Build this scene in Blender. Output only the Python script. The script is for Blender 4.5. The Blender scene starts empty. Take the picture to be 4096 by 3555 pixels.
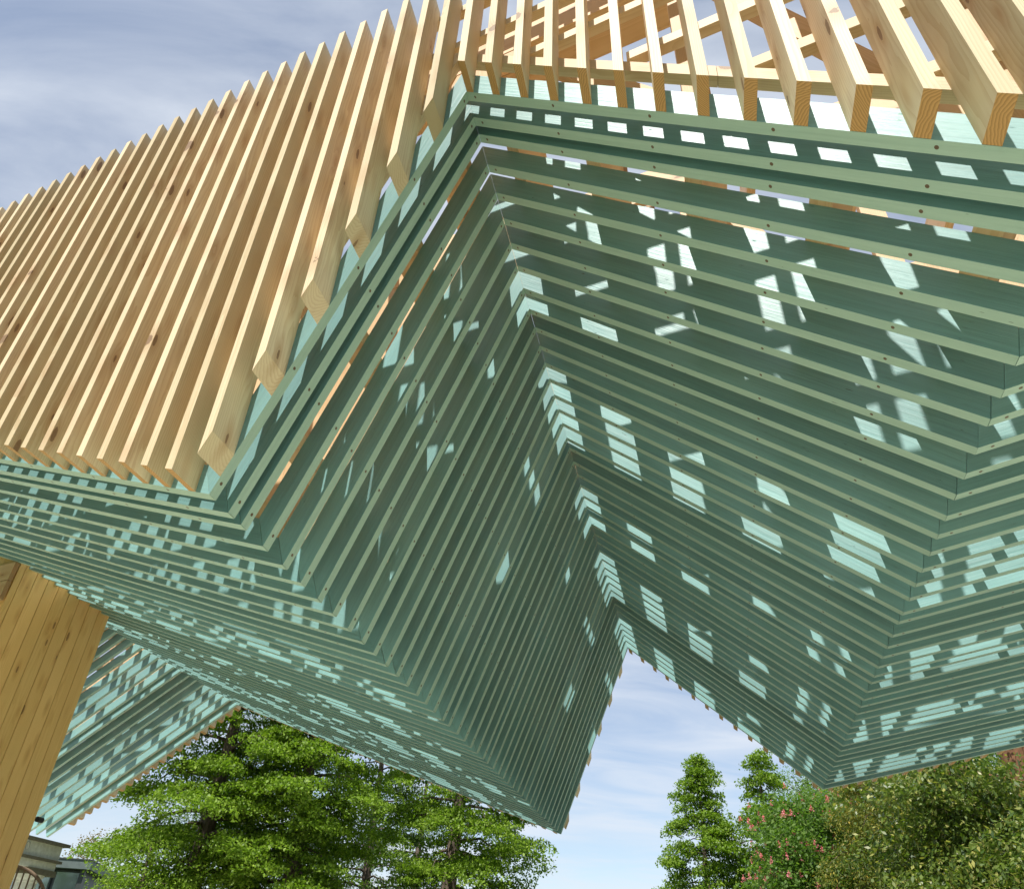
import bpy, bmesh, math, random
import numpy as np
from mathutils import Vector, Matrix

random.seed(7)
SC = bpy.context.scene
COL = SC.collection
R = math.radians

# ---------------------------------------------------------------- camera
EYE = 0.6                                   # camera height above the ground
cam_d = bpy.data.cameras.new('camera')
cam = bpy.data.objects.new('camera', cam_d); COL.objects.link(cam)
cr = Vector((0.9989647, -0.02643358, 0.03702426))
cu = Vector((-0.04549209, -0.58045729, 0.81301894))
cf = Vector((0.0, 0.81386154, 0.58105886))
cam.matrix_world = Matrix(((cr.x, cu.x, -cf.x, 0), (cr.y, cu.y, -cf.y, 0), (cr.z, cu.z, -cf.z, EYE), (0, 0, 0, 1)))
cam_d.sensor_width = 36.0; cam_d.lens = 3033.5 / 4096 * 36.0
cam_d.clip_start = 0.05; cam_d.clip_end = 3000
SC.camera = cam

# ---------------------------------------------------------------- light
SUN_EL = R(57.0); SUN_AZ = R(204.9)         # azimuth clockwise from +Y: behind the camera, a little left
world = bpy.data.worlds.new('World'); SC.world = world; world.use_nodes = True
nt = world.node_tree; nt.nodes.clear()
def N(t, ty, **kw):
    n = t.nodes.new(ty)
    for k, v in kw.items(): setattr(n, k, v)
    return n
out = N(nt, 'ShaderNodeOutputWorld'); bg = N(nt, 'ShaderNodeBackground'); bg.inputs[1].default_value = 0.115
sky = N(nt, 'ShaderNodeTexSky'); sky.sky_type = 'NISHITA'; sky.sun_disc = False
sky.sun_elevation = SUN_EL; sky.sun_rotation = SUN_AZ; sky.air_density = 1.0; sky.dust_density = 0.6; sky.ozone_density = 1.6
tc = N(nt, 'ShaderNodeTexCoord')
sep = N(nt, 'ShaderNodeSeparateXYZ'); nt.links.new(tc.outputs['Generated'], sep.inputs[0])
zz = N(nt, 'ShaderNodeMath', operation='MAXIMUM'); zz.inputs[1].default_value = 0.0; nt.links.new(sep.outputs[2], zz.inputs[0])
za = N(nt, 'ShaderNodeMath', operation='ADD'); za.inputs[1].default_value = 0.22; nt.links.new(zz.outputs[0], za.inputs[0])
dv = N(nt, 'ShaderNodeVectorMath', operation='DIVIDE'); nt.links.new(tc.outputs['Generated'], dv.inputs[0])
cmb = N(nt, 'ShaderNodeCombineXYZ')
for i in range(3): nt.links.new(za.outputs[0], cmb.inputs[i])
nt.links.new(cmb.outputs[0], dv.inputs[1])
mp = N(nt, 'ShaderNodeMapping'); mp.inputs['Rotation'].default_value = (0, 0, R(35)); mp.inputs['Scale'].default_value = (0.75, 2.0, 0.4); mp.inputs['Location'].default_value = (1.3, 0.4, 0)
nt.links.new(dv.outputs[0], mp.inputs[0])
n1 = N(nt, 'ShaderNodeTexNoise'); n1.inputs['Scale'].default_value = 2.6; n1.inputs['Detail'].default_value = 9; n1.inputs['Roughness'].default_value = 0.55; n1.inputs['Distortion'].default_value = 0.5
nt.links.new(mp.outputs[0], n1.inputs['Vector'])
rp = N(nt, 'ShaderNodeValToRGB'); rp.color_ramp.elements[0].position = 0.36; rp.color_ramp.elements[1].position = 0.70
rp.color_ramp.elements[0].color = (0.27, 0.27, 0.27, 1); rp.color_ramp.elements[1].color = (0.9, 0.9, 0.9, 1)
nt.links.new(n1.outputs['Fac'], rp.inputs[0])
mx = N(nt, 'ShaderNodeMix', data_type='RGBA'); mx.inputs['B'].default_value = (5.2, 5.6, 6.2, 1)
nt.links.new(rp.outputs[0], mx.inputs['Factor']); nt.links.new(sky.outputs[0], mx.inputs['A'])
nt.links.new(mx.outputs['Result'], bg.inputs[0]); nt.links.new(bg.outputs[0], out.inputs[0])

sun_d = bpy.data.lights.new('sun', 'SUN'); sun_d.energy = 5.0; sun_d.angle = R(0.53); sun_d.color = (1.0, 0.955, 0.88)
sun = bpy.data.objects.new('sun', sun_d); COL.objects.link(sun)
to_sun = Vector((math.sin(SUN_AZ) * math.cos(SUN_EL), math.cos(SUN_AZ) * math.cos(SUN_EL), math.sin(SUN_EL)))
sun.rotation_euler = to_sun.to_track_quat('Z', 'Y').to_euler(); sun.location = to_sun * 40

vs = SC.view_settings; vs.view_transform = 'Standard'; vs.look = 'None'; vs.gamma = 1.0; vs.use_curve_mapping = False
vs.exposure = 0.42
SC.render.engine = 'CYCLES'
SC.cycles.max_bounces = 8; SC.cycles.diffuse_bounces = 5; SC.cycles.transparent_max_bounces = 8

# ---------------------------------------------------------------- helpers
WM = {}                                     # world matrices of what I place
def tag(o, label=None, cat=None, group=None, kind=None):
    if label: o['label'] = label
    if cat: o['category'] = cat
    if group: o['group'] = group
    if kind: o['kind'] = kind
    return o
def put(o, M, parent=None):
    COL.objects.link(o); WM[o.name] = M
    if parent is not None:
        o.parent = parent; o.matrix_parent_inverse = Matrix.Identity(4)
        o.matrix_basis = WM[parent.name].inverted() @ M
    else:
        o.matrix_basis = M
    return o
def empty(name, loc, rz=0.0, parent=None):
    o = bpy.data.objects.new(name, None); o.empty_display_size = 0.3
    return put(o, Matrix.Translation(loc) @ Matrix.Rotation(rz, 4, 'Z'), parent)
def frame(o, x, zhint=Vector((0, 0, 1))):
    x = x.normalized(); y = zhint.cross(x)
    if y.length < 1e-4: y = Vector((0, 1, 0)).cross(x)
    y.normalize(); z = x.cross(y)
    return Matrix(((x.x, y.x, z.x, o.x), (x.y, y.y, z.y, o.y), (x.z, y.z, z.z, o.z), (0, 0, 0, 1)))
def mesh_obj(name, verts, faces, mat, M, parent=None, smooth=False):
    me = bpy.data.meshes.new(name); me.from_pydata([tuple(v) for v in verts], [], faces)
    if smooth:
        me.polygons.foreach_set('use_smooth', [True] * len(me.polygons))
    me.materials.append(mat); o = bpy.data.objects.new(name, me)
    return put(o, M, parent)
def prism(name, base, ext, mat, M, parent=None):
    """world polygon `base` swept by vector `ext`; stored in the local frame M so the grain runs along local X"""
    Mi = M.inverted(); n = len(base)
    vs_ = [Mi @ p for p in base] + [Mi @ (p + ext) for p in base]
    fs = [tuple(range(n - 1, -1, -1)), tuple(range(n, 2 * n))] + [(i, (i + 1) % n, n + (i + 1) % n, n + i) for i in range(n)]
    # keep normals outward
    c = sum(vs_, Vector()) / len(vs_)
    f0 = fs[1]; nrm = (vs_[f0[1]] - vs_[f0[0]]).cross(vs_[f0[2]] - vs_[f0[1]])
    if nrm.dot(vs_[f0[0]] - c) < 0: fs = [tuple(reversed(f)) for f in fs]
    return mesh_obj(name, vs_, fs, mat, M, parent)
def box(name, cx, cy, cz, sx, sy, sz, mat, M=None, parent=None):
    M = M or Matrix.Identity(4)
    v = [Vector((cx + i * sx / 2, cy + j * sy / 2, cz + k * sz / 2)) for i, j, k in ((-1,-1,-1),(1,-1,-1),(1,1,-1),(-1,1,-1),(-1,-1,1),(1,-1,1),(1,1,1),(-1,1,1))]
    return mesh_obj(name, v, [(3,2,1,0),(4,5,6,7),(0,1,5,4),(1,2,6,5),(2,3,7,6),(3,0,4,7)], mat, M, parent)
def tube(pts, rad, n=8, closed=False):
    """verts, faces of a tapering tube"""
    V, F = [], []; m = len(pts)
    for i, p in enumerate(pts):
        a = pts[max(i - 1, 0)]; b = pts[min(i + 1, m - 1)]; t = (b - a).normalized()
        u = t.cross(Vector((0.13, 0.31, 0.94))); 
        if u.length < 1e-3: u = t.cross(Vector((1, 0, 0)))
        u.normalize(); w = t.cross(u); r = rad[i] if hasattr(rad, '__len__') else rad
        for k in range(n):
            an = 2 * math.pi * k / n; V.append(p + (u * math.cos(an) + w * math.sin(an)) * r)
    for i in range(m - 1):
        for k in range(n):
            F.append((i * n + k, i * n + (k + 1) % n, (i + 1) * n + (k + 1) % n, (i + 1) * n + k))
    F.append(tuple(range(n - 1, -1, -1))); F.append(tuple(range((m - 1) * n, m * n)))
    return V, F
def join(parts):
    V, F = [], []
    for v, f in parts:
        o = len(V); V += v; F += [tuple(i + o for i in q) for q in f]
    return V, F

# ---------------------------------------------------------------- materials
def new_mat(name):
    m = bpy.data.materials.new(name); m.use_nodes = True
    return m, m.node_tree, m.node_tree.nodes['Principled BSDF']
def L(t, a, b): t.links.new(a, b)
def math_(t, op, a=None, b=None, c=None, clamp=False):
    n = N(t, 'ShaderNodeMath', operation=op); n.use_clamp = clamp
    for i, v in enumerate((a, b, c)):
        if v is None: continue
        if hasattr(v, 'is_output'): L(t, v, n.inputs[i])
        else: n.inputs[i].default_value = v
    return n.outputs[0]
def mixc(t, f, a, b, blend='MIX'):
    n = N(t, 'ShaderNodeMix', data_type='RGBA', blend_type=blend)
    for k, v in (('Factor', f), ('A', a), ('B', b)):
        if hasattr(v, 'is_output'): L(t, v, n.inputs[k])
        else: n.inputs[k].default_value = v if k == 'Factor' else (*v, 1)
    return n.outputs['Result']
def ramp(t, v, p0, p1, c0=(0, 0, 0), c1=(1, 1, 1)):
    n = N(t, 'ShaderNodeValToRGB'); e = n.color_ramp.elements
    e[0].position = p0; e[1].position = p1; e[0].color = (*c0, 1); e[1].color = (*c1, 1)
    L(t, v, n.inputs[0]); return n.outputs[0]
def local_coords(t, k=37.0):
    tc = N(t, 'ShaderNodeTexCoord'); oi = N(t, 'ShaderNodeObjectInfo')
    off = N(t, 'ShaderNodeCombineXYZ')
    L(t, math_(t, 'MULTIPLY', oi.outputs['Random'], k), off.inputs[0])
    L(t, math_(t, 'MULTIPLY_ADD', math_(t, 'FRACT', math_(t, 'MULTIPLY', oi.outputs['Random'], 71.3)), 0.36, -0.18), off.inputs[1])
    L(t, math_(t, 'MULTIPLY_ADD', math_(t, 'FRACT', math_(t, 'MULTIPLY', oi.outputs['Random'], 193.7)), 0.30, 0.03), off.inputs[2])
    ad = N(t, 'ShaderNodeVectorMath', operation='ADD'); L(t, tc.outputs['Object'], ad.inputs[0]); L(t, off.outputs[0], ad.inputs[1])
    return tc, oi, ad.outputs[0]
def scaled(t, v, s):
    n = N(t, 'ShaderNodeMapping'); n.inputs['Scale'].default_value = s; L(t, v, n.inputs[0]); return n.outputs[0]
def dots(t, tc, period, phase, radius, axis2, face_axis, face_lim, face_gt):
    """screw heads: a row along local X on one narrow face"""
    s = N(t, 'ShaderNodeSeparateXYZ'); L(t, tc.outputs['Object'], s.inputs[0])
    fx = math_(t, 'MULTIPLY', math_(t, 'SUBTRACT', math_(t, 'FRACT', math_(t, 'DIVIDE', math_(t, 'ADD', s.outputs[0], phase), period)), 0.5), period)
    y = s.outputs[axis2]
    d = math_(t, 'ADD', math_(t, 'MULTIPLY', fx, fx), math_(t, 'MULTIPLY', y, y))
    m = math_(t, 'LESS_THAN', d, radius * radius)
    g = math_(t, 'GREATER_THAN' if face_gt else 'LESS_THAN', s.outputs[face_axis], face_lim)
    return math_(t, 'MULTIPLY', m, g)

def wood(name, light, dark, end, knots=1.0, thin='y', rough=0.62, screw=None, var=0.25, bump=0.25):
    m, t, b = new_mat(name)
    tc, oi, v = local_coords(t)
    nz = N(t, 'ShaderNodeTexNoise'); nz.inputs['Scale'].default_value = 1.0; nz.inputs['Detail'].default_value = 3
    L(t, scaled(t, v, (1.1, 9, 9)), nz.inputs['Vector'])
    sv = N(t, 'ShaderNodeSeparateXYZ'); L(t, v, sv.inputs[0])
    r2 = math_(t, 'SQRT', math_(t, 'ADD', math_(t, 'POWER', sv.outputs[1], 2.0), math_(t, 'POWER', sv.outputs[2], 2.0)))
    # knots bend the rings
    vo = N(t, 'ShaderNodeTexVoronoi'); vo.inputs['Scale'].default_value = 1.0
    L(t, scaled(t, v, (2.6, 9.0, 1.6) if thin == 'z' else (2.6, 1.6, 9.0)), vo.inputs['Vector'])
    kd = vo.outputs['Distance']; pick = N(t, 'ShaderNodeSeparateColor'); L(t, vo.outputs['Color'], pick.inputs[0])
    on = math_(t, 'GREATER_THAN', pick.outputs[0], 0.25)
    pull = math_(t, 'MULTIPLY', on, math_(t, 'MULTIPLY', math_(t, 'POWER', 2.718, math_(t, 'MULTIPLY', kd, -7.0)), 0.035))
    rr = math_(t, 'ADD', math_(t, 'ADD', r2, pull), math_(t, 'MULTIPLY', nz.outputs['Fac'], 0.045))
    ring = math_(t, 'FRACT', math_(t, 'MULTIPLY', rr, 105.0))
    ringc = ramp(t, ring, 0.35, 1.0)
    fine = N(t, 'ShaderNodeTexNoise'); fine.inputs['Scale'].default_value = 1.0; fine.inputs['Detail'].default_value = 2
    L(t, scaled(t, v, (5, 260, 260)), fine.inputs['Vector'])
    big = N(t, 'ShaderNodeTexNoise'); big.inputs['Scale'].default_value = 1.0; big.inputs['Detail'].default_value = 3
    L(t, scaled(t, v, (0.9, 4, 4)), big.inputs['Vector'])
    f = math_(t, 'ADD', math_(t, 'MULTIPLY', ringc, 0.42), math_(t, 'MULTIPLY', math_(t, 'SUBTRACT', big.outputs['Fac'], 0.35), 0.9), clamp=True)
    f = math_(t, 'ADD', f, math_(t, 'MULTIPLY', math_(t, 'SUBTRACT', fine.outputs['Fac'], 0.5), 0.35), clamp=True)
    c = mixc(t, f, light, dark)
    # per-board tone
    tone = math_(t, 'MULTIPLY_ADD', math_(t, 'FRACT', math_(t, 'MULTIPLY', oi.outputs['Random'], 513.1)), var, 1 - var * 0.55)
    tn = N(t, 'ShaderNodeCombineXYZ'); L(t, tone, tn.inputs[0]); L(t, tone, tn.inputs[1]); L(t, math_(t, 'POWER', tone, 1.35), tn.inputs[2])
    c = mixc(t, 1.0, c, tn.outputs[0], 'MULTIPLY')
    # knots themselves
    kn = N(t, 'ShaderNodeTexNoise'); kn.inputs['Scale'].default_value = 60
    L(t, tc.outputs['Object'], kn.inputs['Vector'])
    kmask = math_(t, 'MULTIPLY', on, math_(t, 'LESS_THAN', math_(t, 'ADD', kd, math_(t, 'MULTIPLY', kn.outputs['Fac'], 0.06)), math_(t, 'MULTIPLY_ADD', pick.outputs[1], 0.15, 0.05)))
    halo = math_(t, 'MULTIPLY', on, math_(t, 'MULTIPLY', ramp(t, kd, 0.08, 0.42, (1, 1, 1), (0, 0, 0)), 0.5))
    c = mixc(t, math_(t, 'MULTIPLY', halo, knots), c, (dark[0] * 0.75, dark[1] * 0.55, dark[2] * 0.4))
    c = mixc(t, math_(t, 'MULTIPLY', kmask, 0.7 * knots), c, (0.17, 0.085, 0.04))
    # end grain is darker and more orange
    sn = N(t, 'ShaderNodeSeparateXYZ'); L(t, tc.outputs['Normal'], sn.inputs[0])
    ie = ramp(t, math_(t, 'ABSOLUTE', sn.outputs[0]), 0.40, 0.46)
    ec = mixc(t, math_(t, 'MULTIPLY', ringc, 0.85), end, (end[0] * 0.55, end[1] * 0.5, end[2] * 0.45))
    c = mixc(t, ie, c, ec)
    if screw:
        c = mixc(t, dots(t, tc, *screw), c, (0.07, 0.055, 0.045))
    L(t, c, b.inputs['Base Color']); b.inputs['Roughness'].default_value = rough
    b.inputs['Specular IOR Level'].default_value = 0.35
    bp = N(t, 'ShaderNodeBump'); bp.inputs['Strength'].default_value = bump; bp.inputs['Distance'].default_value = 0.002
    L(t, math_(t, 'ADD', math_(t, 'MULTIPLY', ringc, -0.5), fine.outputs['Fac']), bp.inputs['Height']); L(t, bp.outputs[0], b.inputs['Normal'])
    return m

def paint(name):
    m, t, b = new_mat(name)
    tc, oi, v = local_coords(t)
    st = N(t, 'ShaderNodeTexNoise'); st.inputs['Scale'].default_value = 1; st.inputs['Detail'].default_value = 5; st.inputs['Roughness'].default_value = 0.65
    L(t, scaled(t, v, (1.6, 55, 55)), st.inputs['Vector'])
    bl = N(t, 'ShaderNodeTexNoise'); bl.inputs['Scale'].default_value = 1; bl.inputs['Detail'].default_value = 4
    L(t, scaled(t, v, (1.3, 7, 7)), bl.inputs['Vector'])
    c = mixc(t, ramp(t, bl.outputs['Fac'], 0.3, 0.75), (0.235, 0.43, 0.425), (0.185, 0.365, 0.37))
    c = mixc(t, math_(t, 'MULTIPLY', ramp(t, st.outputs['Fac'], 0.42, 0.72), 0.55), c, (0.155, 0.275, 0.265))
    tone = math_(t, 'MULTIPLY_ADD', oi.outputs['Random'], 0.30, 0.84)
    tn = N(t, 'ShaderNodeCombineXYZ')
    for i in range(3): L(t, tone, tn.inputs[i])
    c = mixc(t, 1.0, c, tn.outputs[0], 'MULTIPLY')
    vo = N(t, 'ShaderNodeTexVoronoi'); L(t, scaled(t, v, (1.5, 1.2, 6)), vo.inputs['Vector'])
    pk = N(t, 'ShaderNodeSeparateColor'); L(t, vo.outputs['Color'], pk.inputs[0])
    kr = math_(t, 'MULTIPLY', math_(t, 'GREATER_THAN', pk.outputs[0], 0.6), ramp(t, vo.outputs['Distance'], 0.0, 0.16, (1, 1, 1), (0, 0, 0)))
    krs = math_(t, 'FRACT', math_(t, 'MULTIPLY', vo.outputs['Distance'], 22.0))
    c = mixc(t, math_(t, 'MULTIPLY', math_(t, 'MULTIPLY', kr, krs), 0.7), c, (0.11, 0.20, 0.19))
    # narrow edges coloured paler sage to stand in for light bounced off the ground
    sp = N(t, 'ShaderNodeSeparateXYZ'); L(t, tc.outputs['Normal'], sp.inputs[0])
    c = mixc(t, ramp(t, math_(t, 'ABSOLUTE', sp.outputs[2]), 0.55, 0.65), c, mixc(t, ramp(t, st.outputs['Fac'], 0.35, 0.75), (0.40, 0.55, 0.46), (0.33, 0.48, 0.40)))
    # bare nicks
    nk = N(t, 'ShaderNodeTexNoise'); nk.inputs['Scale'].default_value = 1; nk.inputs['Detail'].default_value = 2
    L(t, scaled(t, v, (11, 70, 70)), nk.inputs['Vector'])
    c = mixc(t, ramp(t, nk.outputs['Fac'], 0.765, 0.79), c, (0.07, 0.08, 0.06))
    c = mixc(t, dots(t, tc, 0.69, 0.27, 0.009, 1, 2, 0.004, False), c, (0.13, 0.085, 0.05))
    L(t, c, b.inputs['Base Color'])
    L(t, math_(t, 'MULTIPLY_ADD', st.outputs['Fac'], 0.30, 0.28), b.inputs['Roughness'])
    b.inputs['Specular IOR Level'].default_value = 0.42
    bp = N(t, 'ShaderNodeBump'); bp.inputs['Strength'].default_value = 0.8; bp.inputs['Distance'].default_value = 0.004
    L(t, math_(t, 'SUBTRACT', st.outputs['Fac'], math_(t, 'MULTIPLY', kr, krs)), bp.inputs['Height']); L(t, bp.outputs[0], b.inputs['Normal'])
    return m

PINE = wood('spruce_batten', (0.76, 0.625, 0.41), (0.55, 0.375, 0.195), (0.58, 0.33, 0.125), thin='z', screw=(0.525, 0.333, 0.0085, 2, 1, 0.1, True), var=0.40)
RAILW = wood('spruce_rail', (0.76, 0.63, 0.43), (0.60, 0.44, 0.25), (0.47, 0.29, 0.13))
FRAMEW = wood('spruce_frame', (0.70, 0.50, 0.29), (0.54, 0.35, 0.17), (0.46, 0.27, 0.12), rough=0.6)
PLANKW = wood('varnished_plank', (0.88, 0.59, 0.235), (0.72, 0.42, 0.13), (0.34, 0.18, 0.06), thin='z', rough=0.42, var=0.22, knots=1.0)
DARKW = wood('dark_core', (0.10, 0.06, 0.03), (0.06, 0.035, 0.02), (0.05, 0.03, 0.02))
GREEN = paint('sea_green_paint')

def plain(name, col, rough=0.6, metal=0.0, noise=0.15, scale=8.0, bump=0.0, spec=0.5):
    m, t, b = new_mat(name)
    nz = N(t, 'ShaderNodeTexNoise'); nz.inputs['Scale'].default_value = scale; nz.inputs['Detail'].default_value = 6
    g = N(t, 'ShaderNodeTexCoord'); L(t, g.outputs['Object'], nz.inputs['Vector'])
    c = mixc(t, nz.outputs['Fac'], tuple(v * (1 - noise) for v in col), tuple(min(1, v * (1 + noise)) for v in col))
    L(t, c, b.inputs['Base Color']); b.inputs['Roughness'].default_value = rough; b.inputs['Metallic'].default_value = metal
    b.inputs['Specular IOR Level'].default_value = spec
    if bump:
        bp = N(t, 'ShaderNodeBump'); bp.inputs['Strength'].default_value = bump; L(t, nz.outputs['Fac'], bp.inputs['Height']); L(t, bp.outputs[0], b.inputs['Normal'])
    return m

# ---------------------------------------------------------------- ground
def ground_mat(name, ca, cb, cc, fine):
    gm, gt, gb = new_mat(name)
    ga = N(gt, 'ShaderNodeTexNoise'); ga.inputs['Scale'].default_value = 0.25; ga.inputs['Detail'].default_value = 8
    gn = N(gt, 'ShaderNodeTexNoise'); gn.inputs['Scale'].default_value = fine; gn.inputs['Detail'].default_value = 3
    gtc = N(gt, 'ShaderNodeTexCoord'); L(gt, gtc.outputs['Object'], ga.inputs['Vector']); L(gt, gtc.outputs['Object'], gn.inputs['Vector'])
    gc = mixc(gt, ramp(gt, ga.outputs['Fac'], 0.35, 0.65), ca, cb)
    gc = mixc(gt, math_(gt, 'MULTIPLY', gn.outputs['Fac'], 0.5), gc, cc)
    L(gt, gc, gb.inputs['Base Color']); gb.inputs['Roughness'].default_value = 0.9
    bp = N(gt, 'ShaderNodeBump'); bp.inputs['Distance'].default_value = 0.02; L(gt, gn.outputs['Fac'], bp.inputs['Height']); L(gt, bp.outputs[0], gb.inputs['Normal'])
    return gm
GRASS = ground_mat('lawn', (0.075, 0.12, 0.03), (0.055, 0.095, 0.025), (0.11, 0.14, 0.05), 25)
GRAVEL = ground_mat('pale_gravel', (0.76, 0.74, 0.58), (0.68, 0.67, 0.51), (0.60, 0.58, 0.46), 60)
g = mesh_obj('ground', [(-1200, -1200, 0), (1200, -1200, 0), (1200, 1200, 0), (-1200, 1200, 0)], [(0, 1, 2, 3)], GRASS, Matrix.Identity(4))
tag(g, kind='structure')
_e = Vector((0.892, -0.452, 0)); _d = Vector((0.2515, 0.9679, 0))
gv = mesh_obj('bounce_gravel', [Vector((0, 2.42, 0.004)) + _e * a + _d * t for a, t in ((-22, -2.2), (24, -2.2), (24, 17), (-22, 17))], [(0, 1, 2, 3)], GRAVEL, Matrix.Identity(4))  # unseen pale ground, added to bounce light onto the board undersides
tag(gv, kind='structure')

# ---------------------------------------------------------------- pavilion geometry
# oblique frame: a runs across the folds, t runs along the folds, h is height
eV = Vector((0.89205476, -0.45192731, 0)); dV = Vector((0.25148222, 0.96786192, 0)); O0 = Vector((0, 2.42223965, EYE))
def P(a, h, t): return O0 + eV * a + dV * t + Vector((0, 0, h))
PROF = [(-12.717, 2.103), (-8.458, 4.328), (-1.563, 1.826), (-0.409, 4.469), (2.127, 2.243), (7.6, 3.086)]
TK = [0.000,0.173,0.292,0.520,0.742,0.965,1.188,1.404,1.642,1.872,2.082,2.311,2.530,2.748,2.978,3.195,3.420,3.665,3.835,4.090,4.328,4.547,4.775,5.002,5.170,5.411,5.637,5.852,6.076,6.312,6.556,6.778,7.003,7.244,7.460,7.698,7.943,8.185,8.424,8.649,8.884,9.117,9.405]
TH = 0.06; DEPTH = 0.147; TOP = 5.735
def prof(a):
    for (a0, h0), (a1, h1) in zip(PROF, PROF[1:]):
        if a <= a1 or a1 == PROF[-1][0]: return h0 + (h1 - h0) * (a - a0) / (a1 - a0)
def offset_profile(dp):
    """the fold polyline pushed up by dp at right angles to each run (e is unit length so this is a true offset)"""
    out = []
    n = len(PROF); dirs = []
    for i in range(n - 1):
        v = Vector((PROF[i + 1][0] - PROF[i][0], PROF[i + 1][1] - PROF[i][1])).normalized(); dirs.append(v)
    for i in range(n):
        if i == 0: nn = Vector((-dirs[0].y, dirs[0].x)); out.append((PROF[0][0] + nn.x * dp, PROF[0][1] + nn.y * dp)); continue
        if i == n - 1: nn = Vector((-dirs[-1].y, dirs[-1].x)); out.append((PROF[i][0] + nn.x * dp, PROF[i][1] + nn.y * dp)); continue
        n0 = Vector((-dirs[i-1].y, dirs[i-1].x)); n1 = Vector((-dirs[i].y, dirs[i].x)); b = (n0 + n1); b = b / b.length
        k = dp / b.dot(n0); out.append((PROF[i][0] + b.x * k, PROF[i][1] + b.y * k))
    return out
root = empty('timber_pavilion', P(-4.0, -EYE, 4.7))
tag(root, 'folded zigzag pavilion roof of sea green ceiling boards edged with pale upright wooden battens', 'pavilion')

def ah_prism(name, poly, t0, t1, mat, parent, xdir, zhint=None, origin=None):
    base = [P(a, h, t0) for a, h in poly]
    x = eV * xdir[0] + Vector((0, 0, xdir[1]))
    o = origin if origin is not None else (base[0] + dV * (t1 - t0) / 2)
    return prism(name, base, dV * (t1 - t0), mat, frame(o, x, zhint or Vector((0, 0, 1))), parent)

# --- green ceiling boards, mitred at every fold
def run_board(name, i, lo, hi, t0, t1, mat, parent, gap=0.0012):
    LO, HI = lo, hi
    a0, h0 = LO[i]; a1, h1 = LO[i + 1]; b1, g1 = HI[i + 1]; b0, g0 = HI[i]
    u = Vector((a1 - a0, h1 - h0)).normalized() * gap
    poly = [(a0 + u.x, h0 + u.y), (a1 - u.x, h1 - u.y), (b1 - u.x, g1 - u.y), (b0 + u.x, g0 + u.y)]
    o = P(poly[0][0], poly[0][1], (t0 + t1) / 2)
    return ah_prism(name, poly, t0, t1, mat, parent, (u.x, u.y), origin=o)
SLO = offset_profile(0.0); SHI = offset_profile(DEPTH)
for k, t in enumerate(TK):
    for i in range(5):
        j = random.uniform(-0.0015, 0.0015)
        dz = random.uniform(-0.0012, 0.0012)
        lo = [(a, h + dz) for a, h in SLO]; hi = [(a, h + dz) for a, h in SHI]
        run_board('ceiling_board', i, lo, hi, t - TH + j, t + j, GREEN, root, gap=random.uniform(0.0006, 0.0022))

# --- upright battens on the near and the far face
A0 = -0.354; PITCH = 0.1868; BW = 0.05; BD = 0.197
def battens(t0, t1, i0, i1, jit):
    for i in range(i0, i1):
        ar = A0 + PITCH * i * (0.9935 if i < -8 else 1.0) + random.uniform(-0.002, 0.002); al = ar - BW
        top = TOP + random.uniform(-0.006, 0.006)
        if prof(ar) > top - 0.3: continue
        poly = [(al, prof(al) + 0.001), (ar, prof(ar) + 0.001), (ar, top), (al, top)]
        base = [P(a, h, t0) for a, h in poly]
        o = P((al + ar) / 2, TOP, (t0 + t1) / 2)
        # local X down, local Y toward the outside
        x = Vector((0, 0, -1)); outn = -dV if t0 < 0 else dV
        y = (outn - x * outn.dot(x)).normalized(); z = x.cross(y)
        M = Matrix(((x.x, y.x, z.x, o.x), (x.y, y.y, z.y, o.y), (x.z, y.z, z.z, o.z), (0, 0, 0, 1)))
        prism('batten', base, dV * (t1 - t0), PINE, M, root)
TF = -TH
battens(TF - BD, TF - 0.0005, -62, 24, 0)
TL = TK[-1]
battens(TL + 0.0005, TL + BD, -64, 26, 0)

# --- rails that carry the battens: one following the folds, the others level
RLO = offset_profile(0.272); RHI = offset_profile(0.341)
first_rail = None
for (t0, t1) in ((TF + 0.0006, TF + 0.0606), (TL - 0.0606, TL - 0.0006)):
    for i in range(5):
        if i == 3 and t0 < 0:
            # this run is butt-jointed where the pencilled 8 stands
            s = 0.565
            def lerp(p, q, w): return (p[0] + (q[0] - p[0]) * w, p[1] + (q[1] - p[1]) * w)
            for (w0, w1) in ((0, s - 0.0004), (s + 0.0004, 1)):
                poly = [lerp(RLO[3], RLO[4], w0), lerp(RLO[3], RLO[4], w1), lerp(RHI[3], RHI[4], w1), lerp(RHI[3], RHI[4], w0)]
                r_ = ah_prism('facade_rail', poly, t0, t1, RAILW, root, (poly[1][0] - poly[0][0], poly[1][1] - poly[0][1]))
            first_rail = r_
        else:
            run_board('facade_rail', i, RLO, RHI, t0, t1, RAILW, root)
    for hc in (5.665, 5.140, 4.615, 4.095, 3.570, 3.045, 2.520):
        # pieces of the level rail lying above the folded one
        xs = np.linspace(-11.2, 4.4, 781); inside = [hc - 0.0375 > np.interp(x, [p[0] for p in RHI], [p[1] for p in RHI]) + 0.004 for x in xs]
        s0 = None
        for x, ins in list(zip(xs, inside)) + [(xs[-1] + 0.02, False)]:
            if ins and s0 is None: s0 = x
            if not ins and s0 is not None:
                if x - s0 > 0.3:
                    y0 = hc - 0.0375; y1 = hc + 0.0375
                    ah_prism('facade_rail', [(s0, y0), (x, y0), (x, y1), (s0, y1)], t0 + 0.0003, t1 - 0.0003, RAILW, root, (1, 0))
                s0 = None

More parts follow.
